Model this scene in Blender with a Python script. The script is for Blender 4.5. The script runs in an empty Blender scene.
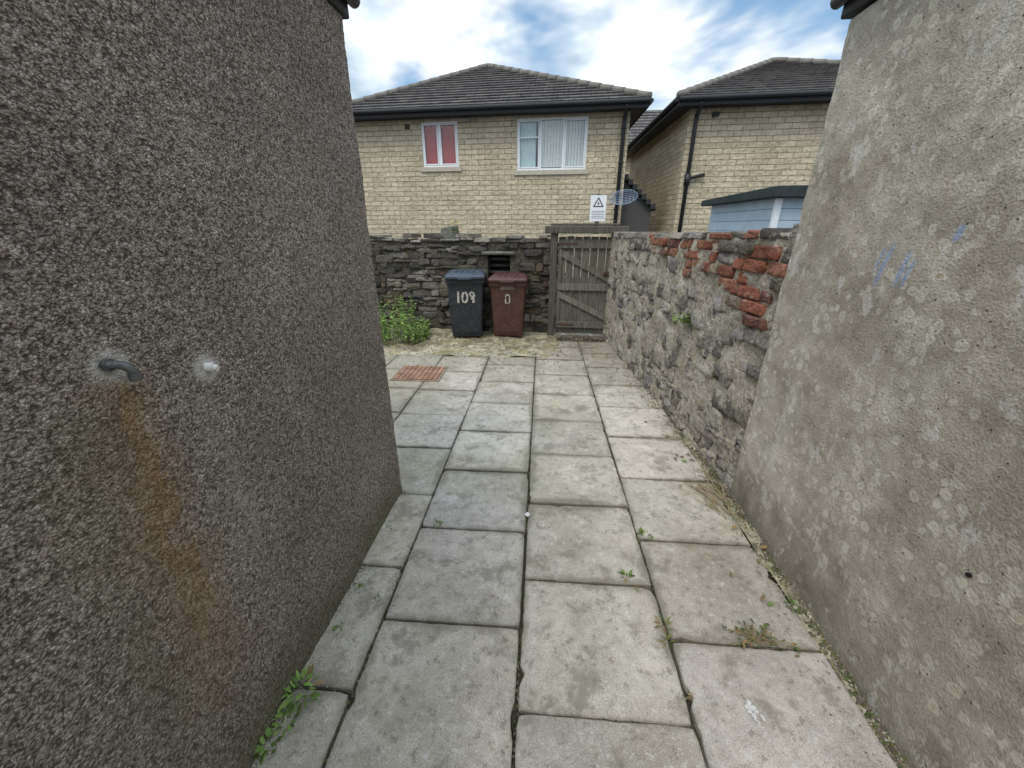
import bpy, math, random, bmesh
from mathutils import Vector, noise as mn
random.seed(7)
R=random.random
def U(a,b): return random.uniform(a,b)
scene=bpy.context.scene
# ------------------------------------------------------------ node helpers
class NT:
    def __init__(s,name,rough=.9,spec=.25):
        s.m=bpy.data.materials.new(name); s.m.use_nodes=True
        s.nt=s.m.node_tree; s.b=s.nt.nodes['Principled BSDF']
        s.b.inputs['Roughness'].default_value=rough
        s.b.inputs['Specular IOR Level'].default_value=spec
        s.tc=s.nt.nodes.new('ShaderNodeTexCoord')
    def set(s,sock,v):
        if isinstance(v,bpy.types.NodeSocket): s.nt.links.new(v,sock)
        elif v is not None:
            if isinstance(v,(tuple,list)) and len(v)==3 and sock.type=='RGBA': v=(*v,1)
            sock.default_value=v
    def math(s,op,a,b=None,c=None,clamp=False):
        n=s.nt.nodes.new('ShaderNodeMath'); n.operation=op; n.use_clamp=clamp
        for i,v in enumerate((a,b,c)):
            if v is not None: s.set(n.inputs[i],v)
        return n.outputs[0]
    def mul(s,a,b): return s.math('MULTIPLY',a,b)
    def add(s,a,b): return s.math('ADD',a,b)
    def mix(s,f,a,b,blend='MIX'):
        n=s.nt.nodes.new('ShaderNodeMix'); n.data_type='RGBA'; n.blend_type=blend
        s.set(n.inputs[0],f); s.set(n.inputs[6],a); s.set(n.inputs[7],b)
        return n.outputs[2]
    def noise(s,scale,detail=4,rough=.55,vec=None,dist=0,color=False):
        n=s.nt.nodes.new('ShaderNodeTexNoise'); s.set(n.inputs['Vector'],vec or s.tc.outputs['Object'])
        n.inputs['Scale'].default_value=scale; n.inputs['Detail'].default_value=min(detail,4)
        n.inputs['Roughness'].default_value=rough; n.inputs['Distortion'].default_value=dist
        return n.outputs['Color' if color else 0]
    def vornode(s,scale,vec=None):
        n=s.nt.nodes.new('ShaderNodeTexVoronoi'); s.set(n.inputs['Vector'],vec or s.tc.outputs['Object'])
        n.inputs['Scale'].default_value=scale; return n.outputs['Distance'],n.outputs['Color']
    def ramp(s,f,stops,interp='LINEAR'):
        n=s.nt.nodes.new('ShaderNodeValToRGB'); s.set(n.inputs[0],f); cr=n.color_ramp; cr.interpolation=interp
        while len(cr.elements)<len(stops): cr.elements.new(.5)
        for e,(p,c) in zip(cr.elements,stops):
            e.position=p
            if not isinstance(c,(tuple,list)): c=(c,c,c)
            e.color=(*c,1)
        return n.outputs[0]
    def sstep(s,v,a,b):
        n=s.nt.nodes.new('ShaderNodeMapRange'); n.interpolation_type='SMOOTHSTEP'
        s.set(n.inputs[0],v); s.set(n.inputs[1],a); s.set(n.inputs[2],b); return n.outputs[0]
    def mapping(s,scale=(1,1,1),loc=(0,0,0),vec=None,rot=(0,0,0)):
        n=s.nt.nodes.new('ShaderNodeMapping'); s.set(n.inputs[0],vec or s.tc.outputs['Object'])
        n.inputs['Scale'].default_value=scale; n.inputs['Location'].default_value=loc; n.inputs['Rotation'].default_value=rot
        return n.outputs[0]
    def sep(s,vec=None):
        n=s.nt.nodes.new('ShaderNodeSeparateXYZ'); s.set(n.inputs[0],vec or s.tc.outputs['Object']); return n.outputs
    def attr(s,name='Col'):
        n=s.nt.nodes.new('ShaderNodeAttribute'); n.attribute_name=name; return n.outputs['Color']
    def bump(s,h,dist=.01,strength=1):
        n=s.nt.nodes.new('ShaderNodeBump'); s.set(n.inputs['Height'],h)
        n.inputs['Distance'].default_value=dist; s.set(n.inputs['Strength'],strength)
        return n.outputs[0]
    def mul3(s,col,f,lo,hi):
        return s.mix(1,col,s.ramp(f,[(.27,lo),(.73,hi)]),'MULTIPLY')
    def out(s,color=None,normal=None,rough=None):
        if color is not None: s.set(s.b.inputs['Base Color'],color)
        if normal is not None: s.set(s.b.inputs['Normal'],normal)
        if rough is not None: s.set(s.b.inputs['Roughness'],rough)
        return s.m
def simple(name,c,rough=.6,spec=.3,var=.15,scale=20,bump=0.0,metal=0):
    n=NT(name,rough,spec); f=n.noise(scale,3,.6)
    col=n.ramp(f,[(.25,tuple(x*(1-var) for x in c)),(.75,tuple(min(1,x*(1+var)) for x in c))])
    n.b.inputs['Metallic'].default_value=metal
    return n.out(col,n.bump(n.noise(scale*4,3),.004,bump) if bump else None)
# ------------------------------------------------------------ mesh builder
class MB:
    def __init__(s): s.v=[];s.f=[];s.c=[];s.uv=[];s.mi=[]
    def face(s,pts,col=(1,1,1),uv=None,mi=0):
        i=len(s.v); s.v+= [tuple(p) for p in pts]; s.f.append(tuple(range(i,i+len(pts)))); s.c.append(col); s.uv.append(uv); s.mi.append(mi)
    def poly(s,idx,col=(1,1,1),mi=0,uv=None): s.f.append(tuple(idx)); s.c.append(col); s.uv.append(uv); s.mi.append(mi)
    def hexa(s,p,col=(1,1,1),mi=0):
        i=len(s.v); s.v+=[tuple(q) for q in p]
        for q in ((3,2,1,0),(4,5,6,7),(0,1,5,4),(1,2,6,5),(2,3,7,6),(3,0,4,7)): s.poly([i+k for k in q],col,mi)
    def fbox(s,F,t0,t1,z0,z1,n0,n1,col=(1,1,1),mi=0):
        s.hexa([F(t0,z0,n0),F(t1,z0,n0),F(t1,z0,n1),F(t0,z0,n1),F(t0,z1,n0),F(t1,z1,n0),F(t1,z1,n1),F(t0,z1,n1)],col,mi)
    def tube(s,pts,r,n=10,col=(1,1,1),mi=0,caps=True):
        pts=[Vector(p) for p in pts]; rings=[]
        for k,p in enumerate(pts):
            d=(pts[min(k+1,len(pts)-1)]-pts[max(k-1,0)]).normalized()
            a=d.orthogonal().normalized() if k==0 else (pa-d*pa.dot(d)).normalized()
            pa=a; b=d.cross(a); rr=r[k] if isinstance(r,(list,tuple)) else r
            i=len(s.v); rings.append(i)
            for j in range(n):
                t=2*math.pi*j/n; s.v.append(tuple(p+a*(rr*math.cos(t))+b*(rr*math.sin(t))))
        for k in range(len(pts)-1):
            for j in range(n):
                j2=(j+1)%n; s.poly((rings[k]+j,rings[k]+j2,rings[k+1]+j2,rings[k+1]+j),col,mi)
        if caps:
            s.poly([rings[0]+j for j in range(n)][::-1],col,mi); s.poly([rings[-1]+j for j in range(n)],col,mi)
    def build(s,name,mats,parent=None,smooth=False,bevel=0,segs=2,recalc=True,angle=40):
        me=bpy.data.meshes.new(name); me.from_pydata(s.v,[],s.f)
        if not isinstance(mats,(list,tuple)): mats=[mats]
        for m in mats: me.materials.append(m)
        ca=me.color_attributes.new('Col','FLOAT_COLOR','CORNER'); uvl=me.uv_layers.new(name='UVMap')
        for p,c,uv,mi in zip(me.polygons,s.c,s.uv,s.mi):
            p.material_index=mi; p.use_smooth=smooth
            for k,li in enumerate(p.loop_indices):
                ca.data[li].color=(*c,1)
                if uv: uvl.data[li].uv=uv[k]
        if recalc:
            bm=bmesh.new(); bm.from_mesh(me); bmesh.ops.recalc_face_normals(bm,faces=bm.faces); bm.to_mesh(me); bm.free()
        o=bpy.data.objects.new(name,me); scene.collection.objects.link(o)
        if parent: o.parent=parent
        if bevel:
            b=o.modifiers.new('b','BEVEL'); b.width=bevel; b.segments=segs; b.limit_method='ANGLE'; b.angle_limit=math.radians(angle)
        return o
def empty(name):
    e=bpy.data.objects.new(name,None); scene.collection.objects.link(e); return e
def frame(o,d,z0=0):
    o=Vector((o[0],o[1],0)); d=Vector((d[0],d[1],0)).normalized(); nn=Vector((d.y,-d.x,0))
    return lambda t,z,n: o+d*t+nn*n+Vector((0,0,z+z0))
def lerp(a,b,f): return a+(b-a)*f
# ------------------------------------------------------------ camera
cam=bpy.data.cameras.new('camera'); cam.lens=390/1024*36; cam.sensor_width=36; cam.clip_start=.05; cam.clip_end=2000
co=bpy.data.objects.new('camera',cam); scene.collection.objects.link(co)
co.location=(0,0,1.6); co.rotation_euler=(math.radians(90-22.06),0,0); scene.camera=co
# ------------------------------------------------------------ world
w=bpy.data.worlds.new('World'); scene.world=w; w.use_nodes=True
class WN(NT):
    def __init__(s,nt): s.nt=nt; s.tc=nt.nodes.new('ShaderNodeTexCoord')
n=WN(w.node_tree); bg=w.node_tree.nodes['Background']
sky=w.node_tree.nodes.new('ShaderNodeTexSky'); sky.sky_type='NISHITA'; sky.sun_disc=False
SE,SR=math.radians(58),math.radians(215)
sky.sun_elevation=SE; sky.sun_rotation=SR
g=n.tc.outputs['Generated']
c1=n.noise(3.4,4,.52,n.mapping((1,1,2.2),(5.3,1.1,2.35),g),.3); c2=n.noise(5.0,4,.5,n.mapping((1,1,2.0),(7.3,2.2,5.1),g),.2)
mask=n.sstep(c1,.36,.60)
ccol=n.ramp(c2,[(.36,(3.6,4.6,5.6)),(.47,(6.0,6.7,7.3)),(.56,(8.6,8.6,8.6))])
bl=n.mix(.5,sky.outputs[0],(2.0,3.8,5.8))
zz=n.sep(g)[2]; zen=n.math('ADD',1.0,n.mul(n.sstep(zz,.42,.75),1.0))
base=n.mix(mask,bl,ccol)
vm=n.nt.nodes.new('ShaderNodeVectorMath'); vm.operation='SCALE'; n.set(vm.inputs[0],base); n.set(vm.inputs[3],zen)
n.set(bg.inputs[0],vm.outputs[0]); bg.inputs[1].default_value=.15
sl=bpy.data.lights.new('sun','SUN'); sl.energy=1.5; sl.angle=math.radians(18); sl.color=(1,.95,.87)
so=bpy.data.objects.new('sun',sl); scene.collection.objects.link(so)
dv=Vector((math.sin(SR)*math.cos(SE),math.cos(SR)*math.cos(SE),math.sin(SE)))
so.rotation_euler=dv.to_track_quat('Z','Y').to_euler()
scene.view_settings.view_transform='Standard'; scene.view_settings.look='None'; scene.view_settings.exposure=0
# ------------------------------------------------------------ materials
def m_pebble():
    n=NT('pebbledash',.85,.3); P=n.tc.outputs['Object']
    wv=n.nt.nodes.new('ShaderNodeVectorMath'); wv.operation='ADD'
    sc=n.nt.nodes.new('ShaderNodeVectorMath'); sc.operation='SCALE'; sc.inputs[3].default_value=.012
    n.set(sc.inputs[0],n.noise(50,1,.5,color=True)); n.set(wv.inputs[0],P); n.set(wv.inputs[1],sc.outputs[0]); V=wv.outputs[0]
    d,cc=n.vornode(165,V); cs=n.sep(cc); mid=n.noise(62,3,.7); fine=n.noise(380,1,.6)
    h=n.add(n.mul(d,-.85),n.mul(mid,2.5)); h=n.add(h,n.mul(fine,.35))
    base=n.ramp(cs[0],[(0,(.29,.245,.205)),(.5,(.40,.345,.295)),(.85,(.52,.46,.395)),(1,(.66,.60,.53))])
    crev=n.sstep(n.add(n.mul(d,.8),n.mul(mid,-1.5)),-.52,-.02)
    col=n.mix(n.mul(crev,.86),base,(.070,.054,.042))  # relief shade between the grains is painted into the colour
    big=n.noise(1.5,3,.6)
    col=n.mix(1,col,n.ramp(big,[(.3,(.78,.745,.73)),(.7,(1.15,1.11,1.05))]),'MULTIPLY')
    x,y,z=n.sep(); w1=n.noise(6,3,.65)
    yy=n.add(y,n.mul(n.math('SUBTRACT',w1,.5),.20))
    def streak(y0,w0,w1_,ztop,zlen,drift=0,e=.0):
        dz=n.math('SUBTRACT',ztop,z); f=n.math('DIVIDE',dz,zlen,clamp=True)
        wd=n.add(w0,n.mul(f,w1_-w0)); c=n.add(y0,n.mul(f,drift))
        a=n.sstep(n.math('DIVIDE',n.math('ABSOLUTE',n.math('SUBTRACT',yy,c)),wd),1.0,e)
        return n.mul(a,n.mul(n.sstep(dz,-.01,.05),n.sstep(f,1.0,.4)))
    dr=n.noise(16,3,.65,n.mapping((1,1,.15)))
    st=n.mul(streak(.745,.10,.20,1.33,1.25,-.02,.0),n.sstep(dr,.18,.58))
    rust=n.ramp(n.noise(22,2),[(.3,(.20,.13,.06)),(.52,(.38,.25,.11)),(.75,(.52,.40,.22))])
    col=n.mix(n.mul(st,n.add(.35,n.mul(cs[1],.35))),col,rust)
    core=n.mul(streak(.745,.035,.09,1.32,.95,.01),n.sstep(dr,.3,.6)); col=n.mix(n.mul(core,.5),col,(.36,.19,.06))
    col=n.mix(n.mul(n.mul(st,n.sstep(crev,.3,.8)),.45),col,(.09,.06,.03))
    st3=n.mul(streak(.66,.12,.28,1.30,1.4,-.10),n.sstep(dr,.25,.6)); col=n.mix(n.mul(st3,.34),col,(.17,.155,.07))
    st2=n.mul(streak(.95,.05,.12,1.22,.9,0),n.sstep(dr,.35,.7)); col=n.mix(n.mul(st2,.35),col,(.55,.48,.37))
    hal=None
    for (py,pz,rr) in ((.758,1.332,.050),(.972,1.252,.050)):
        q=n.math('SQRT',n.add(n.math('POWER',n.math('SUBTRACT',y,py),2.0),n.math('POWER',n.math('SUBTRACT',z,pz),2.0)))
        q=n.add(q,n.mul(n.math('SUBTRACT',mid,.5),.07)); m=n.sstep(q,rr,rr*.5); hal=m if hal is None else n.math('MAXIMUM',hal,m)
    col=n.mix(n.mul(hal,.72),col,n.ramp(mid,[(.3,(.30,.275,.235)),(.6,(.52,.50,.46))]))
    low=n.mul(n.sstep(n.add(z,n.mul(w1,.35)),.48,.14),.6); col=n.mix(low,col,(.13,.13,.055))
    return n.out(col,n.bump(h,.012,n.math('SUBTRACT',1.0,n.mul(hal,.6))))
def m_cement():
    n=NT('cement_render',.9,.2); x,y,z=n.sep()
    a=n.noise(1.8,4,.62); b=n.noise(9,4,.72); c=n.noise(130,3,.7)
    col=n.ramp(a,[(.25,(.34,.30,.24)),(.45,(.44,.395,.325)),(.62,(.51,.465,.39)),(.8,(.58,.535,.46))])
    col=n.mul3(col,b,(.70,.68,.65),(1.20,1.19,1.17)); col=n.mul3(col,c,(.74,.74,.74),(1.24,1.24,1.24))
    dv=n.nt.nodes.new('ShaderNodeVectorMath'); dv.operation='ADD'
    sc=n.nt.nodes.new('ShaderNodeVectorMath'); sc.operation='SCALE'; sc.inputs[3].default_value=.035
    n.set(sc.inputs[0],n.noise(22,2,color=True)); n.set(dv.inputs[0],n.tc.outputs['Object']); n.set(dv.inputs[1],sc.outputs[0]); V=dv.outputs[0]
    v,vcol=n.vornode(22,V); vc=n.sep(vcol)
    rg=n.noise(1.9,2)
    lm=n.mul(n.mul(n.sstep(v,.46,.36),n.sstep(vc[0],.44,.50)),n.sstep(rg,.34,.48))
    col=n.mix(n.mul(lm,.60),col,(.70,.655,.54))
    col=n.mix(n.mul(n.mul(n.sstep(v,.27,.16),lm),.5),col,(.42,.355,.23))
    osn=n.mul(n.sstep(v,.20,.10),n.mul(n.sstep(vc[1],.82,.86),.4)); col=n.mix(osn,col,(.27,.19,.10))
    pv,pcol=n.vornode(46); pc=n.sep(pcol); pit=n.mul(n.sstep(pv,.18,.08),n.sstep(pc[1],.76,.80)); col=n.mix(n.mul(pit,.8),col,(.11,.095,.075))
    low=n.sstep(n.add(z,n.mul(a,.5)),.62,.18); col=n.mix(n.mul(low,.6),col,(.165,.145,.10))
    dr=n.noise(7,3,.6,n.mapping((1,1,.2))); col=n.mul3(col,dr,(.86,.84,.80),(1.08,1.08,1.08))
    sm=n.mul(n.sstep(n.noise(11,4,.75,n.mapping((1,1,.5),(3,5,1))),.57,.65),.48); col=n.mix(sm,col,(.70,.665,.61))
    m1=None
    for (cy,wd,zc,hl) in ((1.368,.007,1.45,.060),(1.395,.010,1.462,.075),(1.48,.009,1.465,.095),(1.505,.005,1.49,.05),(1.25,.01,1.58,.03)):
        q=n.mul(n.sstep(n.math('ABSOLUTE',n.math('SUBTRACT',n.add(y,n.mul(n.math('SUBTRACT',z,zc),.2)),cy)),wd*1.9,wd*.3),n.sstep(n.math('ABSOLUTE',n.math('SUBTRACT',z,zc)),hl,hl*.5))
        m1=q if m1 is None else n.math('MAXIMUM',m1,q)
    col=n.mix(n.mul(n.mul(m1,.80),n.sstep(c,.30,.55)),col,(.27,.36,.54))
    h=n.add(n.mul(b,.8),n.add(n.mul(c,.42),n.mul(pit,-.4)))
    return n.out(col,n.bump(h,.021,1))
def m_slab():
    n=NT('paving_concrete',.85,.25); A=n.attr()
    a=n.noise(2.4,4,.62); b=n.noise(12,4,.7); c=n.noise(300,2,.7)
    col=n.mul3(A,a,(.74,.72,.69),(1.18,1.17,1.15)); col=n.mul3(col,b,(.80,.79,.77),(1.14,1.14,1.13)); col=n.mul3(col,c,(.62,.62,.62),(1.38,1.38,1.38))
    d,dc=n.vornode(190); cc=n.sep(dc); tip=n.sstep(d,.5,.3)
    col=n.mix(n.mul(n.sstep(cc[0],.86,.91),n.mul(tip,.6)),col,(.68,.65,.60)); col=n.mix(n.mul(n.sstep(cc[1],.90,.94),n.mul(tip,.6)),col,(.13,.12,.105))
    lo=n.noise(1.3,3,.6,n.mapping(loc=(4,2,0)))
    g=n.mul(n.sstep(lo,.50,.64),.36); col=n.mix(g,col,(.29,.265,.155))
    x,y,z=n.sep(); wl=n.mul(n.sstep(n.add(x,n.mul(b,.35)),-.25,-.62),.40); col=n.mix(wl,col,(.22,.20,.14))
    e=n.noise(24,4,.75); fl=n.mul(n.sstep(e,.58,.66),.5); col=n.mix(fl,col,(.62,.60,.55))
    dkn=n.noise(5,4,.78,n.mapping(loc=(9,1,3)))
    dk=n.mul(n.sstep(dkn,.50,.66),.62); col=n.mix(dk,col,(.19,.17,.13))
    dk=n.mul(n.sstep(e,.43,.34),.55); col=n.mix(dk,col,(.17,.155,.12))
    fy=n.mul(n.sstep(n.add(y,n.mul(dkn,3.0)),4.6,6.6),.55); col=n.mix(fy,col,(.22,.195,.14))
    u,v_,_=n.sep(n.tc.outputs['UV'])
    eu=n.math('MINIMUM',u,n.math('SUBTRACT',1.0,u)); ev=n.math('MINIMUM',v_,n.math('SUBTRACT',1.0,v_)); ed=n.math('MINIMUM',eu,ev)
    ed=n.add(ed,n.mul(n.math('SUBTRACT',b,.5),-.28)); ed=n.add(ed,n.mul(n.math('SUBTRACT',lo,.5),-.30)); em=n.mul(n.sstep(ed,.060,-.01),.62); col=n.mix(em,col,(.155,.14,.095))
    h=n.add(n.mul(c,.5),n.add(n.mul(b,.6),n.mul(d,-.3)))
    return n.out(col,n.bump(h,.006,.95))
def m_stone(name,lime=.5,limecol=(.50,.47,.41),moss=.5):
    n=NT(name,.9,.2); A=n.attr()
    a=n.noise(6,4,.7); b=n.noise(36,4,.72)
    col=n.mul3(A,b,(.42,.42,.42),(1.6,1.57,1.50))
    lm=n.sstep(n.add(n.mul(a,.7),n.mul(b,.3)),.60-.14*lime,.68-.10*lime); col=n.mix(n.mul(lm,.75),col,limecol)
    mo=n.mul(n.sstep(n.noise(4,4,.65,n.mapping(loc=(2,7,3))),.52,.68),moss); col=n.mix(mo,col,(.10,.095,.045))
    return n.out(col,n.bump(n.add(n.mul(a,.6),b),.025,1))
def m_ashlar():
    n=NT('split_face_stone',.9,.2); br=n.nt.nodes.new('ShaderNodeTexBrick'); uv=n.tc.outputs['UV']
    n.set(br.inputs['Vector'],uv); br.offset=.5; br.squash=1
    n.set(br.inputs['Color1'],(.69,.60,.445)); n.set(br.inputs['Color2'],(.56,.48,.345)); n.set(br.inputs['Mortar'],(.34,.29,.20))
    for k,v in (('Scale',1),('Mortar Size',.009),('Mortar Smooth',.4),('Bias',-.1),('Brick Width',.44),('Row Height',.15)): br.inputs[k].default_value=v
    a=n.noise(8,4,.7,uv); b=n.noise(1.1,2,.6,uv)
    col=n.mul3(br.outputs[0],a,(.76,.75,.73),(1.2,1.19,1.17)); col=n.mul3(col,b,(.86,.85,.83),(1.08,1.07,1.05))
    h=n.add(n.mul(br.outputs[1],-1.0),n.mul(a,2.0))
    return n.out(col,n.bump(h,.04,1))
def m_tiles():
    n=NT('roof_tile',.8,.3); uv=n.tc.outputs['UV']
    br=n.nt.nodes.new('ShaderNodeTexBrick'); n.set(br.inputs['Vector'],uv); br.offset=.5
    n.set(br.inputs['Color1'],(.075,.068,.066)); n.set(br.inputs['Color2'],(.125,.112,.105)); n.set(br.inputs['Mortar'],(.03,.028,.026))
    for k,v in (('Scale',1),('Mortar Size',.008),('Mortar Smooth',.2),('Brick Width',.33),('Row Height',.3)): br.inputs[k].default_value=v
    a=n.noise(3,3,.65,uv)
    col=n.mul3(br.outputs[0],a,(.65,.65,.67),(1.4,1.4,1.32))
    return n.out(col,n.bump(n.mul(br.outputs[1],-1),.02,.8))
def m_wood():
    n=NT('weathered_wood',.9,.15); A=n.attr()
    g=n.noise(9,4,.7,n.mapping((6,6,.35))); g2=n.noise(40,2,.7,n.mapping((5,5,.12)))
    col=n.mul3(A,g,(.45,.44,.42),(1.45,1.44,1.38)); col=n.mul3(col,g2,(.55,.55,.55),(1.25,1.25,1.25))
    gr=n.mul(n.sstep(n.noise(5,3),.5,.65),.3); col=n.mix(gr,col,(.10,.10,.07))
    return n.out(col,n.bump(n.add(g,g2),.008,.9))
def m_dirt():
    n=NT('joint_dirt',.95,.1); a=n.noise(7,4,.65); b=n.noise(150,2,.7)
    col=n.ramp(a,[(.3,(.05,.042,.03)),(.5,(.10,.085,.06)),(.62,(.08,.09,.04)),(.8,(.16,.14,.10))])
    col=n.mul3(col,b,(.5,.5,.5),(1.6,1.6,1.6))
    return n.out(col,n.bump(n.add(a,b),.02,1))
def m_patch():
    n=NT('old_concrete',.92,.15); a=n.noise(2.6,4,.7); b=n.noise(14,4,.75); c=n.noise(110,2,.7)
    col=n.ramp(a,[(.28,(.17,.15,.08)),(.43,(.33,.295,.19)),(.55,(.46,.42,.32)),(.7,(.34,.305,.225)),(.8,(.48,.445,.36))])
    col=n.mul3(col,b,(.38,.37,.33),(1.4,1.37,1.30)); col=n.mul3(col,c,(.75,.75,.75),(1.25,1.25,1.25))
    g=n.mul(n.sstep(n.noise(5,4,.7,n.mapping(loc=(1,2,3))),.50,.62),.6); col=n.mix(g,col,(.17,.165,.06))
    dk=n.mul(n.sstep(n.noise(3.6,4,.75,n.mapping(loc=(6,2,9))),.50,.60),.72); col=n.mix(dk,col,(.12,.10,.07))
    return n.out(col,n.bump(n.add(b,n.mul(c,.3)),.018,1))
def m_leaf():
    n=NT('leaf',.6,.3); return n.out(n.attr())
def m_asphalt():
    n=NT('asphalt',.9,.2); return n.out(n.ramp(n.noise(40,3,.7),[(.3,(.035,.035,.035)),(.7,(.085,.082,.078))]),n.bump(n.noise(200,2),.01,.6))
def m_glass():
    m=bpy.data.materials.new('window_glass'); m.use_nodes=True; nt=m.node_tree; nt.nodes.clear()
    o=nt.nodes.new('ShaderNodeOutputMaterial'); mx=nt.nodes.new('ShaderNodeMixShader'); t=nt.nodes.new('ShaderNodeBsdfTransparent'); g=nt.nodes.new('ShaderNodeBsdfGlossy')
    g.inputs['Roughness'].default_value=.03; mx.inputs[0].default_value=.10
    t.inputs[0].default_value=(.93,.96,.95,1)
    nt.links.new(t.outputs[0],mx.inputs[1]); nt.links.new(g.outputs[0],mx.inputs[2]); nt.links.new(mx.outputs[0],o.inputs[0]); return m
PEB=m_pebble();CEM=m_cement();SLAB=m_slab();STO=m_stone('rubble_stone_lime',.72,(.50,.45,.365),.25);STB=m_stone('rubble_stone_dark',-.10,(.27,.25,.205),.55);ASH=m_ashlar();TIL=m_tiles();WOOD=m_wood();DIRT=m_dirt();PAT=m_patch();LEAF=m_leaf();ASP=m_asphalt();GLS=m_glass()
BRK=m_stone('old_red_brick',.15,(.42,.37,.30),.15)
MORT=m_stone('lime_mortar',.75,(.53,.48,.39),.25); MORTD=m_stone('dark_mortar',-.2,(.2,.19,.16),.3)
BLK=simple('black_pipe',(.022,.022,.024),.45,.4); WHT=simple('white_upvc',(.80,.81,.81),.35,.5,.04); FAS=simple('dark_fascia',(.03,.03,.032),.6)
CAPM=simple('ridge_tile',(.19,.175,.15),.85,.2,.25,8,.4)
# ------------------------------------------------------------ ground
mb=MB(); mb.face([(-400,-400,-.075),(400,-400,-.075),(400,400,-.075),(-400,400,-.075)]); mb.build('ground',ASP)
mb=MB(); mb.face([(-6,-3,-.03),(3,-3,-.03),(3,6.1,-.03),(-6,7.6,-.03)]); mb.build('yard_soil_bed',DIRT)
th=math.atan(.073); ct,st_=math.cos(th),math.sin(th)
def PF(b,a,z=0): return Vector((b*ct+a*st_,-b*st_+a*ct,z))
slabs=MB()
def slab(b0,b1,a0,a1,col):
    W0,H0=(b0,b1),(a0,a1)
    g=.002; b0+=g+U(0,.004); b1-=g+U(0,.004); a0+=g+U(0,.004); a1-=g+U(0,.004)
    tx,ty,dz=U(-.013,.013),U(-.013,.013),U(-.004,.004)
    cb,ca=(b0+b1)/2,(a0+a1)/2; rot=U(-.008,.008)
    per=[]; N=14
    sides=[((b0,a0),(b1,a0)),((b1,a0),(b1,a1)),((b1,a1),(b0,a1)),((b0,a1),(b0,a0))]
    for p,q in sides:
        for k in range(N):
            f=k/N; x=lerp(p[0],q[0],f); y=lerp(p[1],q[1],f)
            j=.0020 if k else .008
            if R()<.05: j=.012
            dx,dy=(cb-x),(ca-y); L=math.hypot(dx,dy); r=abs(random.gauss(0,j)); x+=dx/L*r;y+=dy/L*r
            per.append((x-(y-ca)*rot,y+(x-cb)*rot))
    uvp=[(min(1,max(0,(x-W0[0])/(W0[1]-W0[0]))),min(1,max(0,(y-H0[0])/(H0[1]-H0[0])))) for x,y in per]
    def ring(inset,z):
        i=len(slabs.v)
        for (x,y) in per:
            dx,dy=cb-x,ca-y; L=math.hypot(dx,dy); x2=x+dx/L*inset; y2=y+dy/L*inset
            slabs.v.append(tuple(PF(x2,y2,z+dz+(x2-cb)*tx+(y2-ca)*ty)))
        return i
    r0=ring(0,-.05); r1=ring(0,-.005); r2=ring(.005,0); M=len(per)
    for k in range(M):
        k2=(k+1)%M; uv=[uvp[k],uvp[k2],uvp[k2],uvp[k]]
        slabs.poly((r0+k,r0+k2,r1+k2,r1+k),col,uv=uv); slabs.poly((r1+k,r1+k2,r2+k2,r2+k),col,uv=uv)
    slabs.poly([r2+k for k in range(M)],col,uv=uvp)
BL=-.046
cols=[BL-.61*3,BL-.61*2,BL-.61,BL,BL+.62,BL+.62+.61]
def sc():
    k=U(.80,1.14); return (.510*k,.470*k*U(.985,1.01),.418*k*U(.94,1.02))
defs=[(BL-.61*6,BL-.61*5,1.2,5.0),(BL-.61*5,BL-.61*4,1.47,5.0),(BL-.61*4,BL-.61*3,1.2,5.0),(cols[0],cols[1],1.47,5.0),(cols[1],cols[2],1.44,5.0),(cols[2],cols[3],1.16,5.1),(cols[3],cols[4],.845,5.7),(cols[4],cols[5],1.15,5.75)]
for ci,(b0,b1,a0,aend) in enumerate(defs):
    a=a0-.568*6 if b0>BL-.61*2.5 else a0+.568
    while a<aend:
        a1=a+.568
        if a1>aend+.2: a1=aend
        if not (a1-a<.1): slab(b0,b1,a,a1,sc())
        a=a1
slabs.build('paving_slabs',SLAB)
mb=MB()
def sheet(mb,corner,nx,ny,amp,z,fn=None):
    A,B,C,D=[Vector(c) for c in corner]; i=len(mb.v)
    for j in range(ny+1):
        for k in range(nx+1):
            p=(A.lerp(B,k/nx)).lerp(D.lerp(C,k/nx),j/ny)
            h=mn.noise(Vector((p.x*5,p.y*5,0)))*amp+mn.noise(Vector((p.x*17,p.y*17,3)))*amp*.4
            mb.v.append((p.x,p.y,z+h))
    for j in range(ny):
        for k in range(nx):
            a=i+j*(nx+1)+k; mb.poly((a,a+1,a+nx+2,a+nx+1))
sheet(mb,[(-4.5,5.12,0),(.62,4.86,0),(.72,6.4,0),(-4.5,7.2,0)],110,44,.026,.001)
mb.build('concrete_apron',PAT,smooth=True)
mb=MB(); sheet(mb,[tuple(PF(BL+.62+.61+.0,-2)),tuple(PF(2.2,-2)),tuple(PF(2.2,6)),tuple(PF(BL+.62+.61+.0,6))],40,160,.02,-.012)
mb.build('edge_strip',PAT,smooth=True)
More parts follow.
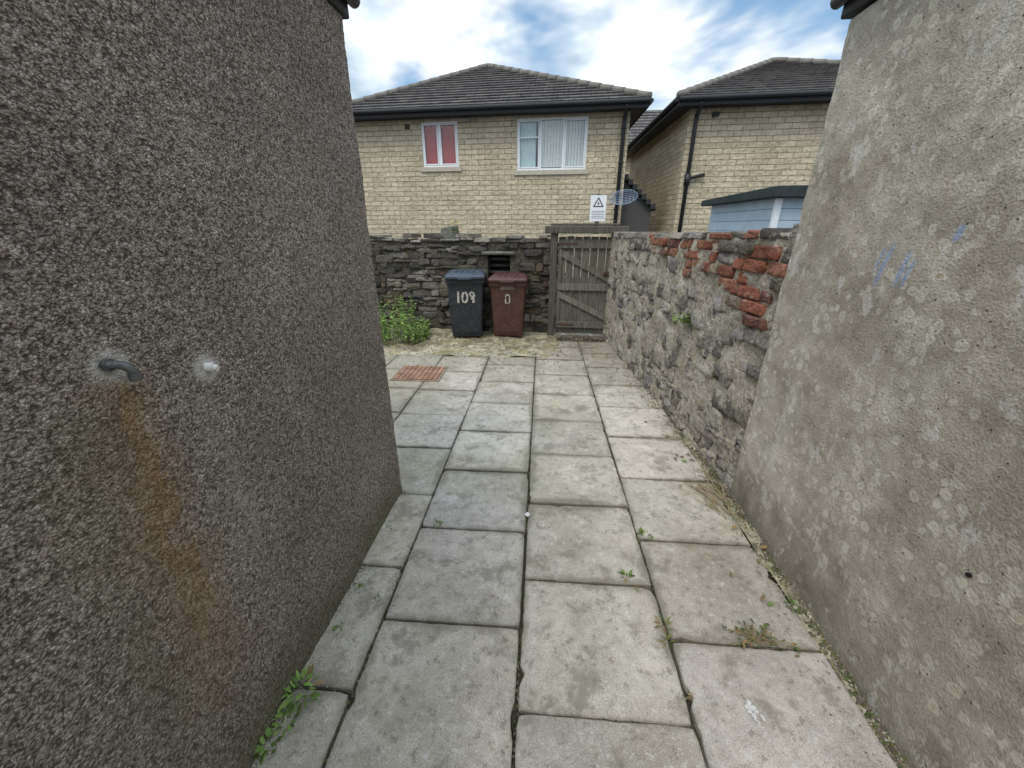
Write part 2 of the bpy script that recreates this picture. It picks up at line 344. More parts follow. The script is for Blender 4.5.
# ------------------------------------------------------------ rendered walls (outbuildings either side)
def rendered_wall(name,p_end,slope,ylen,H,side,cell,amp,lowamp,mat,parent,zb=-.04,thick=.6):
    d=Vector((slope,1,0)).normalized(); nrm=Vector((-side*d.y,side*d.x,0)) ; pe=Vector((p_end[0],p_end[1],0)); r=.018
    path=[]; n=int(ylen/cell)
    for k in range(n+1): path.append((pe-d*(ylen-(ylen-r)*k/n),nrm))
    cen=pe-d*r-nrm*r
    for k in range(1,5):
        a=math.pi/2*k/4; q=(nrm*math.cos(a)+d*math.sin(a)); path.append((cen+q*r,q))
    m=int(thick/cell/3)
    for k in range(1,m+1): path.append((cen+d*r-nrm*(thick*k/m),d))
    nz=int((H-zb)/cell); mb=MB()
    for (p,q) in path:
        for j in range(nz+1):
            P=Vector((p.x,p.y,zb+(H-zb)*j/nz))
            h=amp*mn.noise(P*90)+amp*.8*mn.noise(P*42)+lowamp*mn.noise(P*3.1)+lowamp*.5*mn.noise(P*8)
            mb.v.append(tuple(P+q*h))
    for i in range(len(path)-1):
        for j in range(nz):
            a=i*(nz+1)+j; mb.poly((a,a+nz+1,a+nz+2,a+1))
    return mb.build(name,mat,parent,smooth=True,recalc=True)
PR=(1.418,2.103)
L=empty('pebbledash_outbuilding')
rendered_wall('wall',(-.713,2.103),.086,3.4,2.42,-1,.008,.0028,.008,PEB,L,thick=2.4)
Rr=empty('cement_rendered_outbuilding')
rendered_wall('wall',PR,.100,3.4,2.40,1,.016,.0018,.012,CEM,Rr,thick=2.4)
def XR(y): return PR[0]+(y-2.103)*.100
for (E,pe,sl_,sd) in ((L,(-.713,2.103),.086,-1),(Rr,PR,.100,1)):
    d=Vector((sl_,1,0)).normalized(); nr=Vector((-sd*d.y,sd*d.x,0)); o=Vector((*pe,0))
    def Q(t,z,nn): return o-d*t+nr*nn+Vector((0,0,z))
    mb=MB(); mb.fbox(Q,-.03,3.6,2.415,2.55,-2.4,.02); mb.build('roof_edge',FAS,E,bevel=.01)
    mb=MB(); mb.tube([Q(-.03,2.48,.045),Q(3.6,2.48,.045)],.028,12); mb.build('gutter',BLK,E,smooth=True)
    mb=MB(); mb.fbox(Q,2.9,3.38,-.04,2.39,-2.4,-.03,(.3,.28,.24)); mb.build('core',MORT,E)
E=empty('overflow_pipe'); nrL=Vector((.996,-.086,0))
c=Vector((-.827,.750,1.338)); pts=[c-nrL*.03,c+nrL*.010]
for k in range(1,8):
    a=math.pi/2*k/7; pts.append(c+nrL*(.010+.022*math.sin(a))+Vector((0,.020*math.sin(a),-.024*(1-math.cos(a)))))
pts.append(pts[-1]+Vector((0,.001,-.012)))
mb=MB(); mb.tube(pts,.0088,18)
mb.tube([c+nrL*.002,c+nrL*.010],.0135,18); mb.tube([pts[-1]+Vector((0,0,.010)),pts[-1]+Vector((0,0,-.004))],.0112,18)
mb.build('elbow',simple('dull_metal',(.11,.11,.105),.4,.5,.4,60,.4,.4),E,smooth=False,bevel=.001)
E2=empty('waste_pipe_stub'); c=Vector((-.809,.977,1.253))
mb=MB(); mb.tube([c-nrL*.03,c+nrL*.024],.012,16,caps=False); mb.tube([c+nrL*.0,c+nrL*.0235],.0085,16); mb.build('stub',simple('old_white_plastic',(.80,.78,.72),.5,.4),E2,smooth=True)
mb=MB(); c=Vector((XR(.80)-.004,.815,.69)); mb.tube([c+Vector((.01,0,0)),c+Vector((-.002,0,0))],.007,14); mb.build('wall_hole_disc',simple('painted_hole_shade',(.01,.01,.01)),Rr)  # hole drawn as a near-black disc, its inner shade painted as colour
# ------------------------------------------------------------ rubble walls
def stone(mb,F,t0,t1,z0,z1,p,col,jit=.012,n0=-.02,e=None,flat=.92):
    ct_,cz=(t0+t1)/2,(z0+z1)/2; w,h=(t1-t0)/2,(z1-z0)/2; M=12; ring=[]
    e=e or U(.22,.5)
    for k in range(M):
        a=2*math.pi*(k+.5)/M; ca,sa=math.cos(a),math.sin(a)
        x=math.copysign(abs(ca)**e,ca)*w*1.04; y=math.copysign(abs(sa)**e,sa)*h*1.04
        ring.append((x+U(-jit,jit)*.9,y+U(-jit,jit)*.6))
    tx,tz=U(-.12,.12),U(-.2,.1)
    def rg(s,n,j=0):
        i=len(mb.v)
        for (x,y) in ring: mb.v.append(tuple(F(ct_+x*s,cz+y*s,n+(x*tx+y*tz if n>n0 else 0)+U(-j,j))))
        return i
    r=[rg(1,n0),rg(1,p*.55),rg(flat,p*.95,.003),rg(.6,p,.004)]
    for a,b in zip(r,r[1:]):
        for k in range(M): mb.poly((a+k,a+(k+1)%M,b+(k+1)%M,b+k),col)
    i=len(mb.v); mb.v.append(tuple(F(ct_,cz,p+U(-.004,.004))))
    for k in range(M): mb.poly((r[3]+k,r[3]+(k+1)%M,i),col)
def rubble(mb,F,L,topf,colf,hr=(.05,.10),wr=(.10,.30),pr=(.012,.035),skip=None,gap=.008,zb=-.03,brickf=None,drop=.03,wander=0,bmb=None):
    t=0
    while t<L:
        bw=min(U(.35,.9),L-t+.01); z=zb
        while True:
            top=topf(t+bw/2); br_=bool(brickf and brickf(t+bw/2,z))
            h=U(.072,.08) if br_ else U(*hr)
            if z+h>top: break
            x=t+U(-.06,.06)
            while x<t+bw-.03:
                brick=br_ and R()<.92
                w_=U(*wr)*(1.2 if h<.06 else 1)
                if brick: w_=U(.20,.225) if R()<.65 else .11
                x1=x+w_
                if not (skip and skip(x,x1,z,z+h)) and R()>(drop if not brick else .04):
                    if brick:
                        c=random.choice([(.27,.10,.065),(.22,.08,.055),(.30,.14,.09),(.17,.085,.065),(.25,.095,.06),(.28,.22,.165),(.13,.11,.09)])
                        stone(bmb,F,x+.006,x1-.006,z+.005,z+h-.005,U(.022,.042),c,.005,e=.16)
                    else:
                        dz=wander*U(-1,1); stone(mb,F,x+gap*.5,x1-gap*.5,z+gap*.5+dz,z+h-gap*.5+U(0,.006)+dz,U(*pr),colf(x,z),jit=.012+wander*.4)
                x=x1
            z+=h
        t+=bw
def slabwall(mb,F,L,topf,n0,n1,dt=.12,zb=-.06,amp=.01,nz=14,col=(.3,.28,.24)):
    N=max(1,int(L/dt)); cols_=[]
    for i in range(N+1):
        t=L*i/N; tp=topf(t); c=[]
        for j in range(nz+1):
            z=zb+(tp-zb)*j/nz; p=F(t,z,n1); c.append(len(mb.v)); mb.v.append(tuple(F(t,z,n1+amp*mn.noise(p*6)+amp*.6*mn.noise(p*19))))
        c.append(len(mb.v)); mb.v.append(tuple(F(t,tp,n0))); c.append(len(mb.v)); mb.v.append(tuple(F(t,zb,n0)))
        cols_.append(c)
    for a,b in zip(cols_,cols_[1:]):
        for j in range(len(a)-1): mb.poly((a[j],b[j],b[j+1],a[j+1]),col)
    for c in (cols_[0],cols_[-1]): mb.poly(c,col)
def greyst(lo,hi):
    k=U(lo,hi); return (k,k*(.87+.06*R()),k*(.72+.13*R()))
WR=empty('rubble_boundary_wall')
FR=frame((1.43,5.95),(.0076*1,-1)); LR=3.93
def topR(t): return lerp(1.50,1.60,t/LR)+.02*mn.noise(Vector((t*2.3,1,0)))
mb=MB(); slabwall(mb,FR,LR,lambda t:topR(t)-.03,-.30,.014,.03,amp=.028,nz=48,col=(.36,.32,.255)); mb.build('core',MORT,WR,smooth=True)
mb=MB(); bk=MB()
def brickR(t,z): return t>1.2 and z>lerp(1.40,.98,max(0,(t-1.2)/(LR-1.2)))+.08*mn.noise(Vector((t*3,z,0)))
def colR(t,z):
    if z>1.3: return greyst(.07,.24)
    return greyst(.12,.38)
rubble(mb,FR,LR-.02,lambda t:topR(t)-.05,colR,hr=(.04,.15),wr=(.07,.30),pr=(.000,.030),brickf=brickR,drop=.14,wander=.012,bmb=bk)
mb.build('stones',STO,WR,smooth=True); bk.build('bricks',BRK,WR,smooth=True)
mb=MB(); t=0
while t<LR-.02:
    w_=min(U(.10,.28),LR-t); h=U(.035,.075); z=topR(t+w_/2)-.06; c=random.choice([greyst(.08,.22),greyst(.14,.32),(.24,.10,.07) if t>1.4 else greyst(.1,.2)])
    j=[U(-.02,.02) for _ in range(8)]
    mb.hexa([FR(t+.004,z,-.31+j[0]),FR(t+w_,z,-.31),FR(t+w_,z,.03+j[1]),FR(t+.004,z,.03+j[2]),FR(t+.01,z+h,-.3+j[3]),FR(t+w_-.01,z+h+j[4]*.5,-.3),FR(t+w_-.01,z+h+j[5]*.5,.015+j[6]),FR(t+.01,z+h,.02+j[7])],c); t+=w_+.004
mb.build('coping',BRK,WR,bevel=.01)
WBk=empty('dark_rubble_wall')
dB=Vector((1,-.15,0)).normalized(); oB=Vector((-5.2,6.26+.15*5.2,0)); FB=frame(oB,dB); LB=(.62+5.2)/dB.x
def topB(t):
    X=-5.2+t*dB.x; return 1.44+.05*mn.noise(Vector((X*1.7,3,1)))+.04*mn.noise(Vector((X*6,1,2)))
nx0,nx1,nzz0,nzz1=(-.38+5.2)/dB.x,(-.03+5.2)/dB.x,.84,1.19
DC=(.085,.075,.060)
mb=MB(); slabwall(mb,FB,nx0,lambda t:topB(t)-.04,-.38,0,.06,amp=.025,nz=24,col=DC)
def sub(F,dt): return lambda t,z,n:F(t+dt,z,n)
slabwall(mb,sub(FB,nx1),LB-nx1,lambda t:topB(t+nx1)-.04,-.38,0,.06,amp=.025,nz=24,col=DC)
mb.fbox(FB,nx0,nx1,-.06,nzz0,-.38,-.002,DC); mb.fbox(FB,nx0,nx1,nzz1,1.38,-.38,-.002,DC); mb.fbox(FB,nx0,nx1,nzz0,nzz1,-.38,-.25,(.03,.03,.03))  # niche back is near-black: shade of the recess put into its colour
mb.build('core',MORTD,WBk,smooth=False)
mb=MB()
def colB(t,z):
    pale=mn.noise(Vector((t*1.3,z*2.2,5)))
    if pale>.20 and R()<.6: return greyst(.13,.28)
    r=R(); return greyst(.04,.12) if r<.66 else (greyst(.10,.19) if r<.95 else (.12,.085,.065))
rubble(mb,FB,LB-.03,lambda t:topB(t)-.03,colB,hr=(.03,.13),wr=(.06,.36),pr=(.002,.045),skip=lambda x,x1,z,z1: x1>nx0+.015 and x<nx1-.015 and z1>nzz0+.01 and z<nzz1+.04,drop=.10,wander=.014)
for k in range(3): mb.fbox(FB,nx0+.0,nx1,nzz0+.06+k*.10,nzz0+.10+k*.10,-.20,-.13+U(-.01,.01),greyst(.10,.16))
mb.fbox(FB,nx0-.08,nx1+.08,nzz1,nzz1+.05,-.02,.05,(.20,.19,.165))
mb.build('stones',STB,WBk,smooth=True)
mb=MB()
for row in range(2):
    t=0
    while t<LB-.05:
        w_=min(U(.10,.36),LB-t); h=U(.03,.07); z=topB(t+w_/2)-.06+row*.05+U(-.01,.01); c=random.choice([greyst(.08,.2),greyst(.15,.32),greyst(.06,.12)])
        if row==1 and R()<.5: t+=w_; continue
        j=[U(-.03,.03) for _ in range(8)]
        mb.hexa([FB(t+.004,z,-.38+j[0]),FB(t+w_,z,-.38),FB(t+w_,z,.04+j[1]),FB(t+.004,z,.04+j[2]),FB(t+.01,z+h,-.38+j[3]),FB(t+w_-.01,z+h+j[4]*.5,-.38),FB(t+w_-.01,z+h+j[5]*.5,.02+j[6]),FB(t+.01,z+h,.03+j[7])],c); t+=w_+.004
tq=(-.98+5.2)/dB.x
mb.hexa([FB(tq-.14,1.38,-.2),FB(tq+.15,1.38,-.2),FB(tq+.14,1.38,.05),FB(tq-.13,1.38,.05),FB(tq-.11,1.58,-.18),FB(tq+.11,1.61,-.18),FB(tq+.11,1.60,.03),FB(tq-.10,1.57,.03)],(.17,.17,.145))
mb.build('coping',STB,WBk,bevel=.008)
# ------------------------------------------------------------ gate
G=empty('wooden_gate'); FG=frame((.68,6.03),dB)
def wc(k=1): q=U(.8,1.2)*k; return (.165*q,.150*q,.130*q)
mb=MB(); t=.0; W=.80; nP=7; pw=W/nP
for k in range(nP):
    mb.fbox(FG,t+.004,t+pw-.004,.07+U(-.012,.012),1.46+U(-.008,.006),-.022,U(-.004,.002),wc()); t+=pw
mb.build('boards',WOOD,G,bevel=.003)
mb=MB()
mb.fbox(FG,.0,W,1.30,1.42,.003,.032,wc(1.15)); mb.fbox(FG,.0,W,.70,.80,.003,.034,wc(1.1)); mb.fbox(FG,0,W,.13,.23,.003,.032,wc(1.0))
def brace(t0,z0,t1,z1,wd=.045,n0=.003,n1=.028):
    mb.hexa([FG(t0,z0-wd,n0),FG(t1,z1-wd,n0),FG(t1,z1-wd,n1),FG(t0,z0-wd,n1),FG(t0,z0+wd,n0),FG(t1,z1+wd,n0),FG(t1,z1+wd,n1),FG(t0,z0+wd,n1)],wc(1.35))
brace(.02,1.24,W-.03,.86); brace(.02,.64,W-.03,.29)
mb.fbox(FG,-.0,.055,.23,1.30,.004,.026,wc(1.1))
mb.build('ledges_and_braces',WOOD,G,bevel=.004)
mb=MB(); mb.fbox(FG,-.115,-.012,-.05,1.50,-.08,.06,wc(.8)); mb.fbox(FG,W+.008,W+.075,-.05,1.50,-.08,.05,wc(.6)); mb.build('posts',WOOD,G,bevel=.008)
mb=MB(); mb.fbox(FG,-.20,W+.16,1.503,1.60,-.12,.10,wc(.9)); mb.fbox(FG,-.12,W+.05,1.602,1.635,-.2,.06,(.13,.12,.10)); mb.build('lintel',WOOD,G,bevel=.01)
mb=MB(); mb.fbox(FG,W-.12,W-.05,.92,.98,.034,.045); mb.tube([FG(W-.15,.95,.05),FG(W-.03,.95,.05)],.008,8); mb.fbox(FG,.01,.28,1.345,1.375,.0325,.037); mb.fbox(FG,.01,.28,.165,.195,.0325,.037)
mb.build('latch_and_hinges',simple('rusty_iron',(.08,.05,.035),.8,.3,.4,40,.3),G)
mb=MB(); mb.fbox(FG,-.02,W+.02,-.05,.025,-.1,.05,(.2,.18,.15)); mb.build('threshold',STO,G,bevel=.01)
S=empty('electrical_warning_sign')
mb=MB(); mb.fbox(FG,.415,.63,1.66,1.99,.030,.034); mb.build('plate',simple('sign_white',(.78,.79,.80),.4,.4,.05),S,bevel=.001)
mb=MB(); mb.fbox(FG,.49,.55,1.50,2.0,.0,.028,wc(.8)); mb.build('batten',WOOD,S)
mb=MB()
def tri(t,z,r,n): return [FG(t+r*math.cos(a),z+r*math.sin(a),n) for a in (math.pi/2,math.pi*7/6,math.pi*11/6)]
cx,cz=.5225,1.885
a=tri(cx,cz,.085,.0355); b=tri(cx,cz,.058,.0355)
for k in range(3): mb.face([a[k],a[(k+1)%3],b[(k+1)%3],b[k]])
mb.face([FG(cx+.012,cz+.035,.036),FG(cx-.016,cz-.002,.036),FG(cx+.002,cz-.002,.036),FG(cx-.010,cz-.032,.036),FG(cx+.018,cz+.006,.036),FG(cx+.002,cz+.006,.036)])
for k in range(5):
    z=1.79-k*.022; x=cx-.08
    while x<cx+.075:
        l=U(.012,.03); mb.face([FG(x,z-.0035,.0355),FG(x+l,z-.0035,.0355),FG(x+l,z+.0035,.0355),FG(x,z+.0035,.0355)]); x+=l+.006
mb.build('print',simple('sign_black',(.03,.03,.035),.5),S)
# ------------------------------------------------------------ wheelie bins
XYZ=lambda t,z,n:Vector((t,n,z))
def wheelie(name,cx,cy,w_,h,rot,body,lidc,lift=0):
    E=empty(name); E.location=(cx,cy,0); E.rotation_euler=(0,0,rot)
    def bx(mb,rings,col=(1,1,1)):
        idx=[]
        for (z,x0,x1,y0,y1,r) in rings:
            i=len(mb.v); idx.append(i)
            for (px,py,sx,sy) in ((x0,y0,1,1),(x1,y0,-1,1),(x1,y1,-1,-1),(x0,y1,1,-1)):
                a0={(1,1):math.pi,(-1,1):1.5*math.pi,(-1,-1):0,(1,-1):.5*math.pi}[(sx,sy)]
                for k in range(4):
                    a=a0+math.pi/2*k/3; mb.v.append((px+sx*r+r*math.cos(a),py+sy*r+r*math.sin(a),z))
        M=16
        for a,b in zip(idx,idx[1:]):
            for k in range(M): mb.poly((a+k,a+(k+1)%M,b+(k+1)%M,b+k),col)
        mb.poly([idx[0]+k for k in range(M)][::-1]); mb.poly([idx[-1]+k for k in range(M)])
    hw=w_/2; mb=MB(); D=.62
    bx(mb,[(.03,-hw*.80,hw*.80,.06,D-.16,.03),(.10,-hw*.82,hw*.82,.045,D-.14,.04),(.30,-hw*.85,hw*.85,.035,D-.10,.04),(h*.82,-hw*.93,hw*.93,.0,D-.04,.04),(h*.86,-hw*.95,hw*.95,-.01,D-.03,.04),(h*.865,-hw*.99,hw*.99,-.03,D-.01,.04),(h*.93,-hw*1.0,hw*1.0,-.03,D-.01,.04)])
    mb.build('body',body,E,smooth=False,bevel=.004)
    mb=MB(); bx(mb,[(h*.932,-hw*1.03,hw*1.03,-.06,D+.0,.05),(h*.965,-hw*1.03,hw*1.03,-.06,D+.01,.05),(h*.985,-hw*.98,hw*.98,-.02,D-.01,.05),(h*1.015,-hw*.80,hw*.80,.10,D-.08,.06),(h*1.02,-hw*.6,hw*.6,.2,D-.15,.06)])
    mb.fbox(XYZ,-hw*.35,hw*.35,h*.925,h*.955,-.10,-.055)
    for sx in (-.45,-.15,.15,.45): mb.fbox(XYZ,hw*sx-.012,hw*sx+.012,h*1.0,h*1.03,.08,D-.12)
    lo=mb.build('lid',lidc,E,smooth=False,bevel=.006); lo.rotation_euler=(lift,0,0)
    mb=MB(); mb.tube([(-hw*.85,D+.05,h*.93),(hw*.85,D+.05,h*.93)],.016,10)
    for sx in (-1,-.35,.35,1): mb.fbox(XYZ,sx*hw*.8-.015,sx*hw*.8+.015,h*.88,h*.95,D-.02,D+.06)
    mb.build('handle',body,E)
    mb=MB()
    for sx in (-1,1): mb.tube([(sx*hw*.78,D-.08,.10),(sx*hw*.98,D-.08,.10)],.10,20)
    mb.tube([(-hw*.8,D-.08,.10),(hw*.8,D-.08,.10)],.012,8); mb.build('wheels',simple('rubber',(.02,.02,.02),.8),E,bevel=.01)
    return E
def m_bin(name,c):
    n=NT(name,.5,.4); a=n.noise(5,4,.7); b=n.noise(30,3,.7)
    col=n.ramp(a,[(.3,c),(.7,tuple(x*1.6+.005 for x in c))]); col=n.mix(n.mul(n.sstep(b,.52,.72),.3),col,(.22,.20,.17))
    return n.out(col,n.bump(b,.003,.4),n.ramp(a,[(.3,(.35,.35,.35)),(.7,(.6,.6,.6))]))
B1=wheelie('wheelie_bin',-.68,5.76,.56,.965,.05,m_bin('black_plastic',(.016,.019,.023)),m_bin('lid_slate',(.033,.042,.055)))
B2=wheelie('wheelie_bin',-.065,5.80,.56,.915,-.08,m_bin('brown_plastic',(.055,.023,.016)),m_bin('lid_brown',(.055,.023,.018)),.0)
def m_paint():
    n=NT('worn_white_paint',.8,.2); return n.out(n.ramp(n.noise(45,4,.75),[(.38,(.20,.18,.15)),(.52,(.52,.49,.43))]))
PNT=m_paint()
def strokes(E,name,lines,zc,xs,sc_,yf,wd=.010):
    mb=MB()
    for ln in lines:
        pts=[(xs+x*sc_,yf(zc+z*sc_),zc+z*sc_) for x,z in ln]
        for p,q in zip(pts,pts[1:]):
            d=Vector(q)-Vector(p); s_=Vector((-d.z,0,d.x)).normalized()*wd*U(.7,1.4); e=d.normalized()*.006
            mb.face([Vector(p)-s_-e,Vector(q)-s_+e,Vector(q)+s_+e,Vector(p)+s_-e])
    mb.build(name,PNT,E)
yf=lambda z: .035-(z-.3)*.07-.006
strokes(B1,'painted_number',[[(-1.7,-1),(-1.65,1.1)],[(-.8,-.8),(-.9,0),(-.7,.9),(-.2,1),(.1,.3),(0,-.6),(-.4,-1),(-.8,-.8)],[(1.1,.2),(.7,.3),(.6,.8),(1.0,1.05),(1.35,.8),(1.3,0),(1.25,-1.0)],[(.9,-.3),(1.5,.4)]],.63,.02,.075,yf,.012)
mb=MB(); mb.fbox(XYZ,-.10,.10,.735,.80,-.014,-.004); mb.build('label',simple('old_label',(.16,.12,.10),.6),B2)
strokes(B2,'painted_number',[[(-.45,-.9),(-.5,0),(-.4,.8),(0,1),(.4,.7),(.45,0),(.4,-.8),(0,-1),(-.45,-.9)]],.60,.0,.066,yf,.007)
# ------------------------------------------------------------ manhole
M=empty('manhole_cover'); FM=lambda t,z,n: PF(t,n,z)
rust=simple('rusted_cover',(.28,.165,.11),.85,.2,.5,9,.6)
mb=MB(); mb.fbox(FM,-1.66,-1.10,-.03,.012,3.93,4.42); mb.build('frame',simple('rusted_frame',(.22,.17,.13),.85,.2,.35,12,.5),M,bevel=.004)
mb=MB(); nx,ny=9,8
for i in range(nx):
    for j in range(ny):
        x0=-1.63+i*.50/nx; y0=3.955+j*.44/ny; mb.fbox(FM,x0+.006,x0+.50/nx-.006,.0135,.020,y0+.006,y0+.44/ny-.006)
mb.build('studs',rust,M,bevel=.0015,segs=1)
mb=MB(); mb.fbox(FM,-1.632,-1.128,.0,.014,3.953,4.397); mb.build('plate',simple('rusted_plate',(.15,.08,.05),.9,.2,.4,9,.6),M)
# ------------------------------------------------------------ stone houses
def facade(mb,F,L,z0,z1,opens,rev=.10):
    ts=sorted({0,L,*[o[0] for o in opens],*[o[1] for o in opens]}); zs=sorted({z0,z1,*[o[2] for o in opens],*[o[3] for o in opens]})
    for a,b in zip(ts,ts[1:]):
        for c,d in zip(zs,zs[1:]):
            m,q=(a+b)/2,(c+d)/2
            if any(o[0]<m<o[1] and o[2]<q<o[3] for o in opens): continue
            mb.face([F(a,c,0),F(b,c,0),F(b,d,0),F(a,d,0)],uv=[(a,c),(b,c),(b,d),(a,d)])
    for (a,b,c,d) in opens:
        for p,q in (((a,c),(b,c)),((b,c),(b,d)),((b,d),(a,d)),((a,d),(a,c))):
            mb.face([F(p[0],p[1],0),F(q[0],q[1],0),F(q[0],q[1],-rev),F(p[0],p[1],-rev)],uv=[p,q,(q[0]+.1,q[1]+.1),(p[0]+.1,p[1]+.1)])
def roofslope(mb,Lp,Rp,A,B,n,gauge=.3):
    Lp,Rp,A,B=map(Vector,(Lp,Rp,A,B)); nr=(Rp-Lp).cross(A-Lp).normalized()
    if nr.z<0: nr=-nr
    ax=(Rp-Lp).normalized()
    def uv(p,v): return ((p-Lp).dot(ax),v)
    for i in range(n):
        f0,f1=i/n,min(1,(i+1.0)/n)
        a,b=Lp.lerp(A,f0),Rp.lerp(B,f0); c,d=Rp.lerp(B,f1),Lp.lerp(A,f1)
        up=nr*.045; v0=i*gauge+.012; v1=(i+1)*gauge-.012
        mb.face([a+up,b+up,c,d],uv=[uv(a,v0),uv(b,v0),uv(c,v1),uv(d,v1)])
        mb.face([a-nr*.01,b-nr*.01,b+up,a+up],uv=[uv(a,v0),uv(b,v0),uv(b,v0),uv(a,v0)])
def hipcaps(mb,P,Q,r=.10):
    P,Q=Vector(P),Vector(Q); L_=(Q-P).length; n_=int(L_/.42)
    for k in range(n_):
        a=P.lerp(Q,k/n_); b=P.lerp(Q,(k+1)/n_-.004); mb.tube([a,b],[r*1.08,r*.95],8)
def house(name,wr,d,m,W,Dp,eaves_pts,apex,opens,zt=4.80):
    E=empty(name); d=Vector((*d,0)).normalized(); m=Vector((*m,0)).normalized(); o=Vector((*wr,0)); F=frame(o,d)
    mb=MB(); facade(mb,F,W,-.07,zt,opens)
    lf=o; rf=o+d*W; lb=o+m*Dp; rb=rf+m*Dp
    for p,q in ((lb,lf),(rf,rb),(rb,lb)):
        l=(q-p).length; mb.face([p+Vector((0,0,-.07)),q+Vector((0,0,-.07)),q+Vector((0,0,zt)),p+Vector((0,0,zt))],uv=[(20,-.07),(20+l,-.07),(20+l,zt),(20,zt)])
    mb.build('walls',ASH,E,recalc=False)
    FL,FRt,BR,BLk=[Vector(p) for p in eaves_pts]
    mb=MB(); A=Vector(apex)
    for a,b in ((FL,FRt),(FRt,BR),(BR,BLk),(BLk,FL)): roofslope(mb,a,b,A,A,16)
    mb.build('roof',TIL,E,recalc=False)
    mb=MB()
    for p in (FL,FRt,BR,BLk): hipcaps(mb,p+Vector((0,0,.04)),A+Vector((0,0,.03)))
    mb.build('hip_tiles',CAPM,E,smooth=True)
    mb=MB(); cs=[FL,FRt,BR,BLk]; cen=sum(cs,Vector())/4
    for a,b in zip(cs,cs[1:]+cs[:1]):
        dd=(b-a).normalized(); nn=Vector((dd.y,-dd.x,0))
        if nn.dot(a-cen)<0: nn=-nn
        mb.hexa([a+Vector((0,0,-.22))-nn*.03,b+Vector((0,0,-.22))-nn*.03,b+Vector((0,0,-.22)),a+Vector((0,0,-.22)),a-nn*.03-Vector((0,0,.012)),b-nn*.03-Vector((0,0,.012)),b-Vector((0,0,.012)),a-Vector((0,0,.012))])
        mb.tube([a+nn*.06+Vector((0,0,-.06)),b+nn*.06+Vector((0,0,-.06))],.06,10)
    mb.face([c+Vector((0,0,-.2)) for c in cs])
    mb.build('fascia_and_gutter',FAS,E)
    return E,F
d1=(.989,-.148); m1=(.08,.997); D1=Vector((*d1,0)); M1=Vector((*m1,0))
WR1=Vector((3.55,13.86,0)); o1=WR1-D1*9.1
big=(5.67,7.87,3.27,4.70); sml=(2.52,3.74,3.42,4.70)
FRt=Vector((3.93,13.35,4.98)); FLt=FRt-D1*9.9
H1,F1=house('stone_house',(o1.x,o1.y),d1,m1,9.1,8.6,[FLt,FRt,FRt+M1*9.5,FLt+M1*9.5],(-.90,18.1,7.15),[big,sml])
o2=Vector((5.23,13.61,0)); FL2=Vector((4.72,13.23,4.98)); FR2=FL2+D1*9.6
H2,F2=house('stone_house',(o2.x,o2.y),d1,m1,8.8,8.6,[FL2,FR2,FR2+M1*9.2,FL2+M1*9.2],(9.48,17.45,7.12),[])
def window(E,F,o,splits,name='window',transom=None):
    t0,t1,z0,z1=o; mb=MB(); n0,n1=-.085,-.02; fw=.055
    mb.fbox(F,t0,t1,z0,z0+fw,n0,n1); mb.fbox(F,t0,t1,z1-fw,z1,n0,n1); mb.fbox(F,t0,t0+fw,z0+fw,z1-fw,n0,n1); mb.fbox(F,t1-fw,t1,z0+fw,z1-fw,n0,n1)
    xs=[t0+fw]
    for s in splits:
        x=lerp(t0,t1,s); mb.fbox(F,x-.035,x+.035,z0+fw,z1-fw,n0,n1-.002); xs+= [x-.035,x+.035]
    xs.append(t1-fw)
    for k in range(0,len(xs),2):
        a,b=xs[k],xs[k+1]; s=.04; zt=z0+fw; zu=z1-fw; q0,q1=-.075,-.008
        if len(splits)>1 and k==2: continue
        mb.fbox(F,a+.003,b-.003,zt+.003,zt+s,q0,q1); mb.fbox(F,a+.003,b-.003,zu-s,zu-.003,q0,q1); mb.fbox(F,a+.003,a+s,zt+s,zu-s,q0,q1); mb.fbox(F,b-s,b-.003,zt+s,zu-s,q0,q1)
    if transom:
        k,f=transom; a,b=xs[2*k],xs[2*k+1]; z=lerp(z0,z1,f); mb.fbox(F,a+.04,b-.04,z-.02,z+.02,-.07,-.012)
    mb.build(name+'_frame',WHT,E,bevel=.004)
    mb=MB(); mb.face([F(t0+.02,z0+.02,-.06),F(t1-.02,z0+.02,-.06),F(t1-.02,z1-.02,-.06),F(t0+.02,z1-.02,-.06)]); mb.build(name+'_glass',GLS,E,recalc=False)
    mb=MB(); mb.fbox(F,t0-.1,t1+.1,z0-.14,z0-.001,-.05,.05); mb.build(name+'_sill',simple('sill_stone',(.50,.45,.36),.9,.2,.15,12,.3),E,bevel=.008)
    mb=MB(); a,b=t0-.2,t1+.2; c,dd=z0-.2,z1+.2; nb=-1.6
    for q in ([F(a,c,nb),F(b,c,nb),F(b,dd,nb),F(a,dd,nb)],[F(a,c,-.101),F(b,c,-.101),F(b,c,nb),F(a,c,nb)],[F(a,dd,-.101),F(b,dd,-.101),F(b,dd,nb),F(a,dd,nb)],[F(a,c,-.101),F(a,dd,-.101),F(a,dd,nb),F(a,c,nb)],[F(b,c,-.101),F(b,dd,-.101),F(b,dd,nb),F(b,c,nb)]): mb.face(q)
    mb.build(name+'_room',simple('room_paint',(.35,.36,.36),.9),E)
window(H1,F1,big,[.34,.67],'large_window',(0,.64)); window(H1,F1,sml,[.48],'small_window')
mb=MB(); x=big[0]+.78
while x<big[1]-.1:
    mb.hexa([F1(x,3.36,-.10),F1(x+.085,3.36,-.13),F1(x+.086,3.36,-.126),F1(x+.001,3.36,-.096),F1(x,4.64,-.10),F1(x+.085,4.64,-.13),F1(x+.086,4.64,-.126),F1(x+.001,4.64,-.096)]); x+=.095
mb.build('vertical_blinds',simple('blind_fabric',(.75,.76,.72),.9),H1)
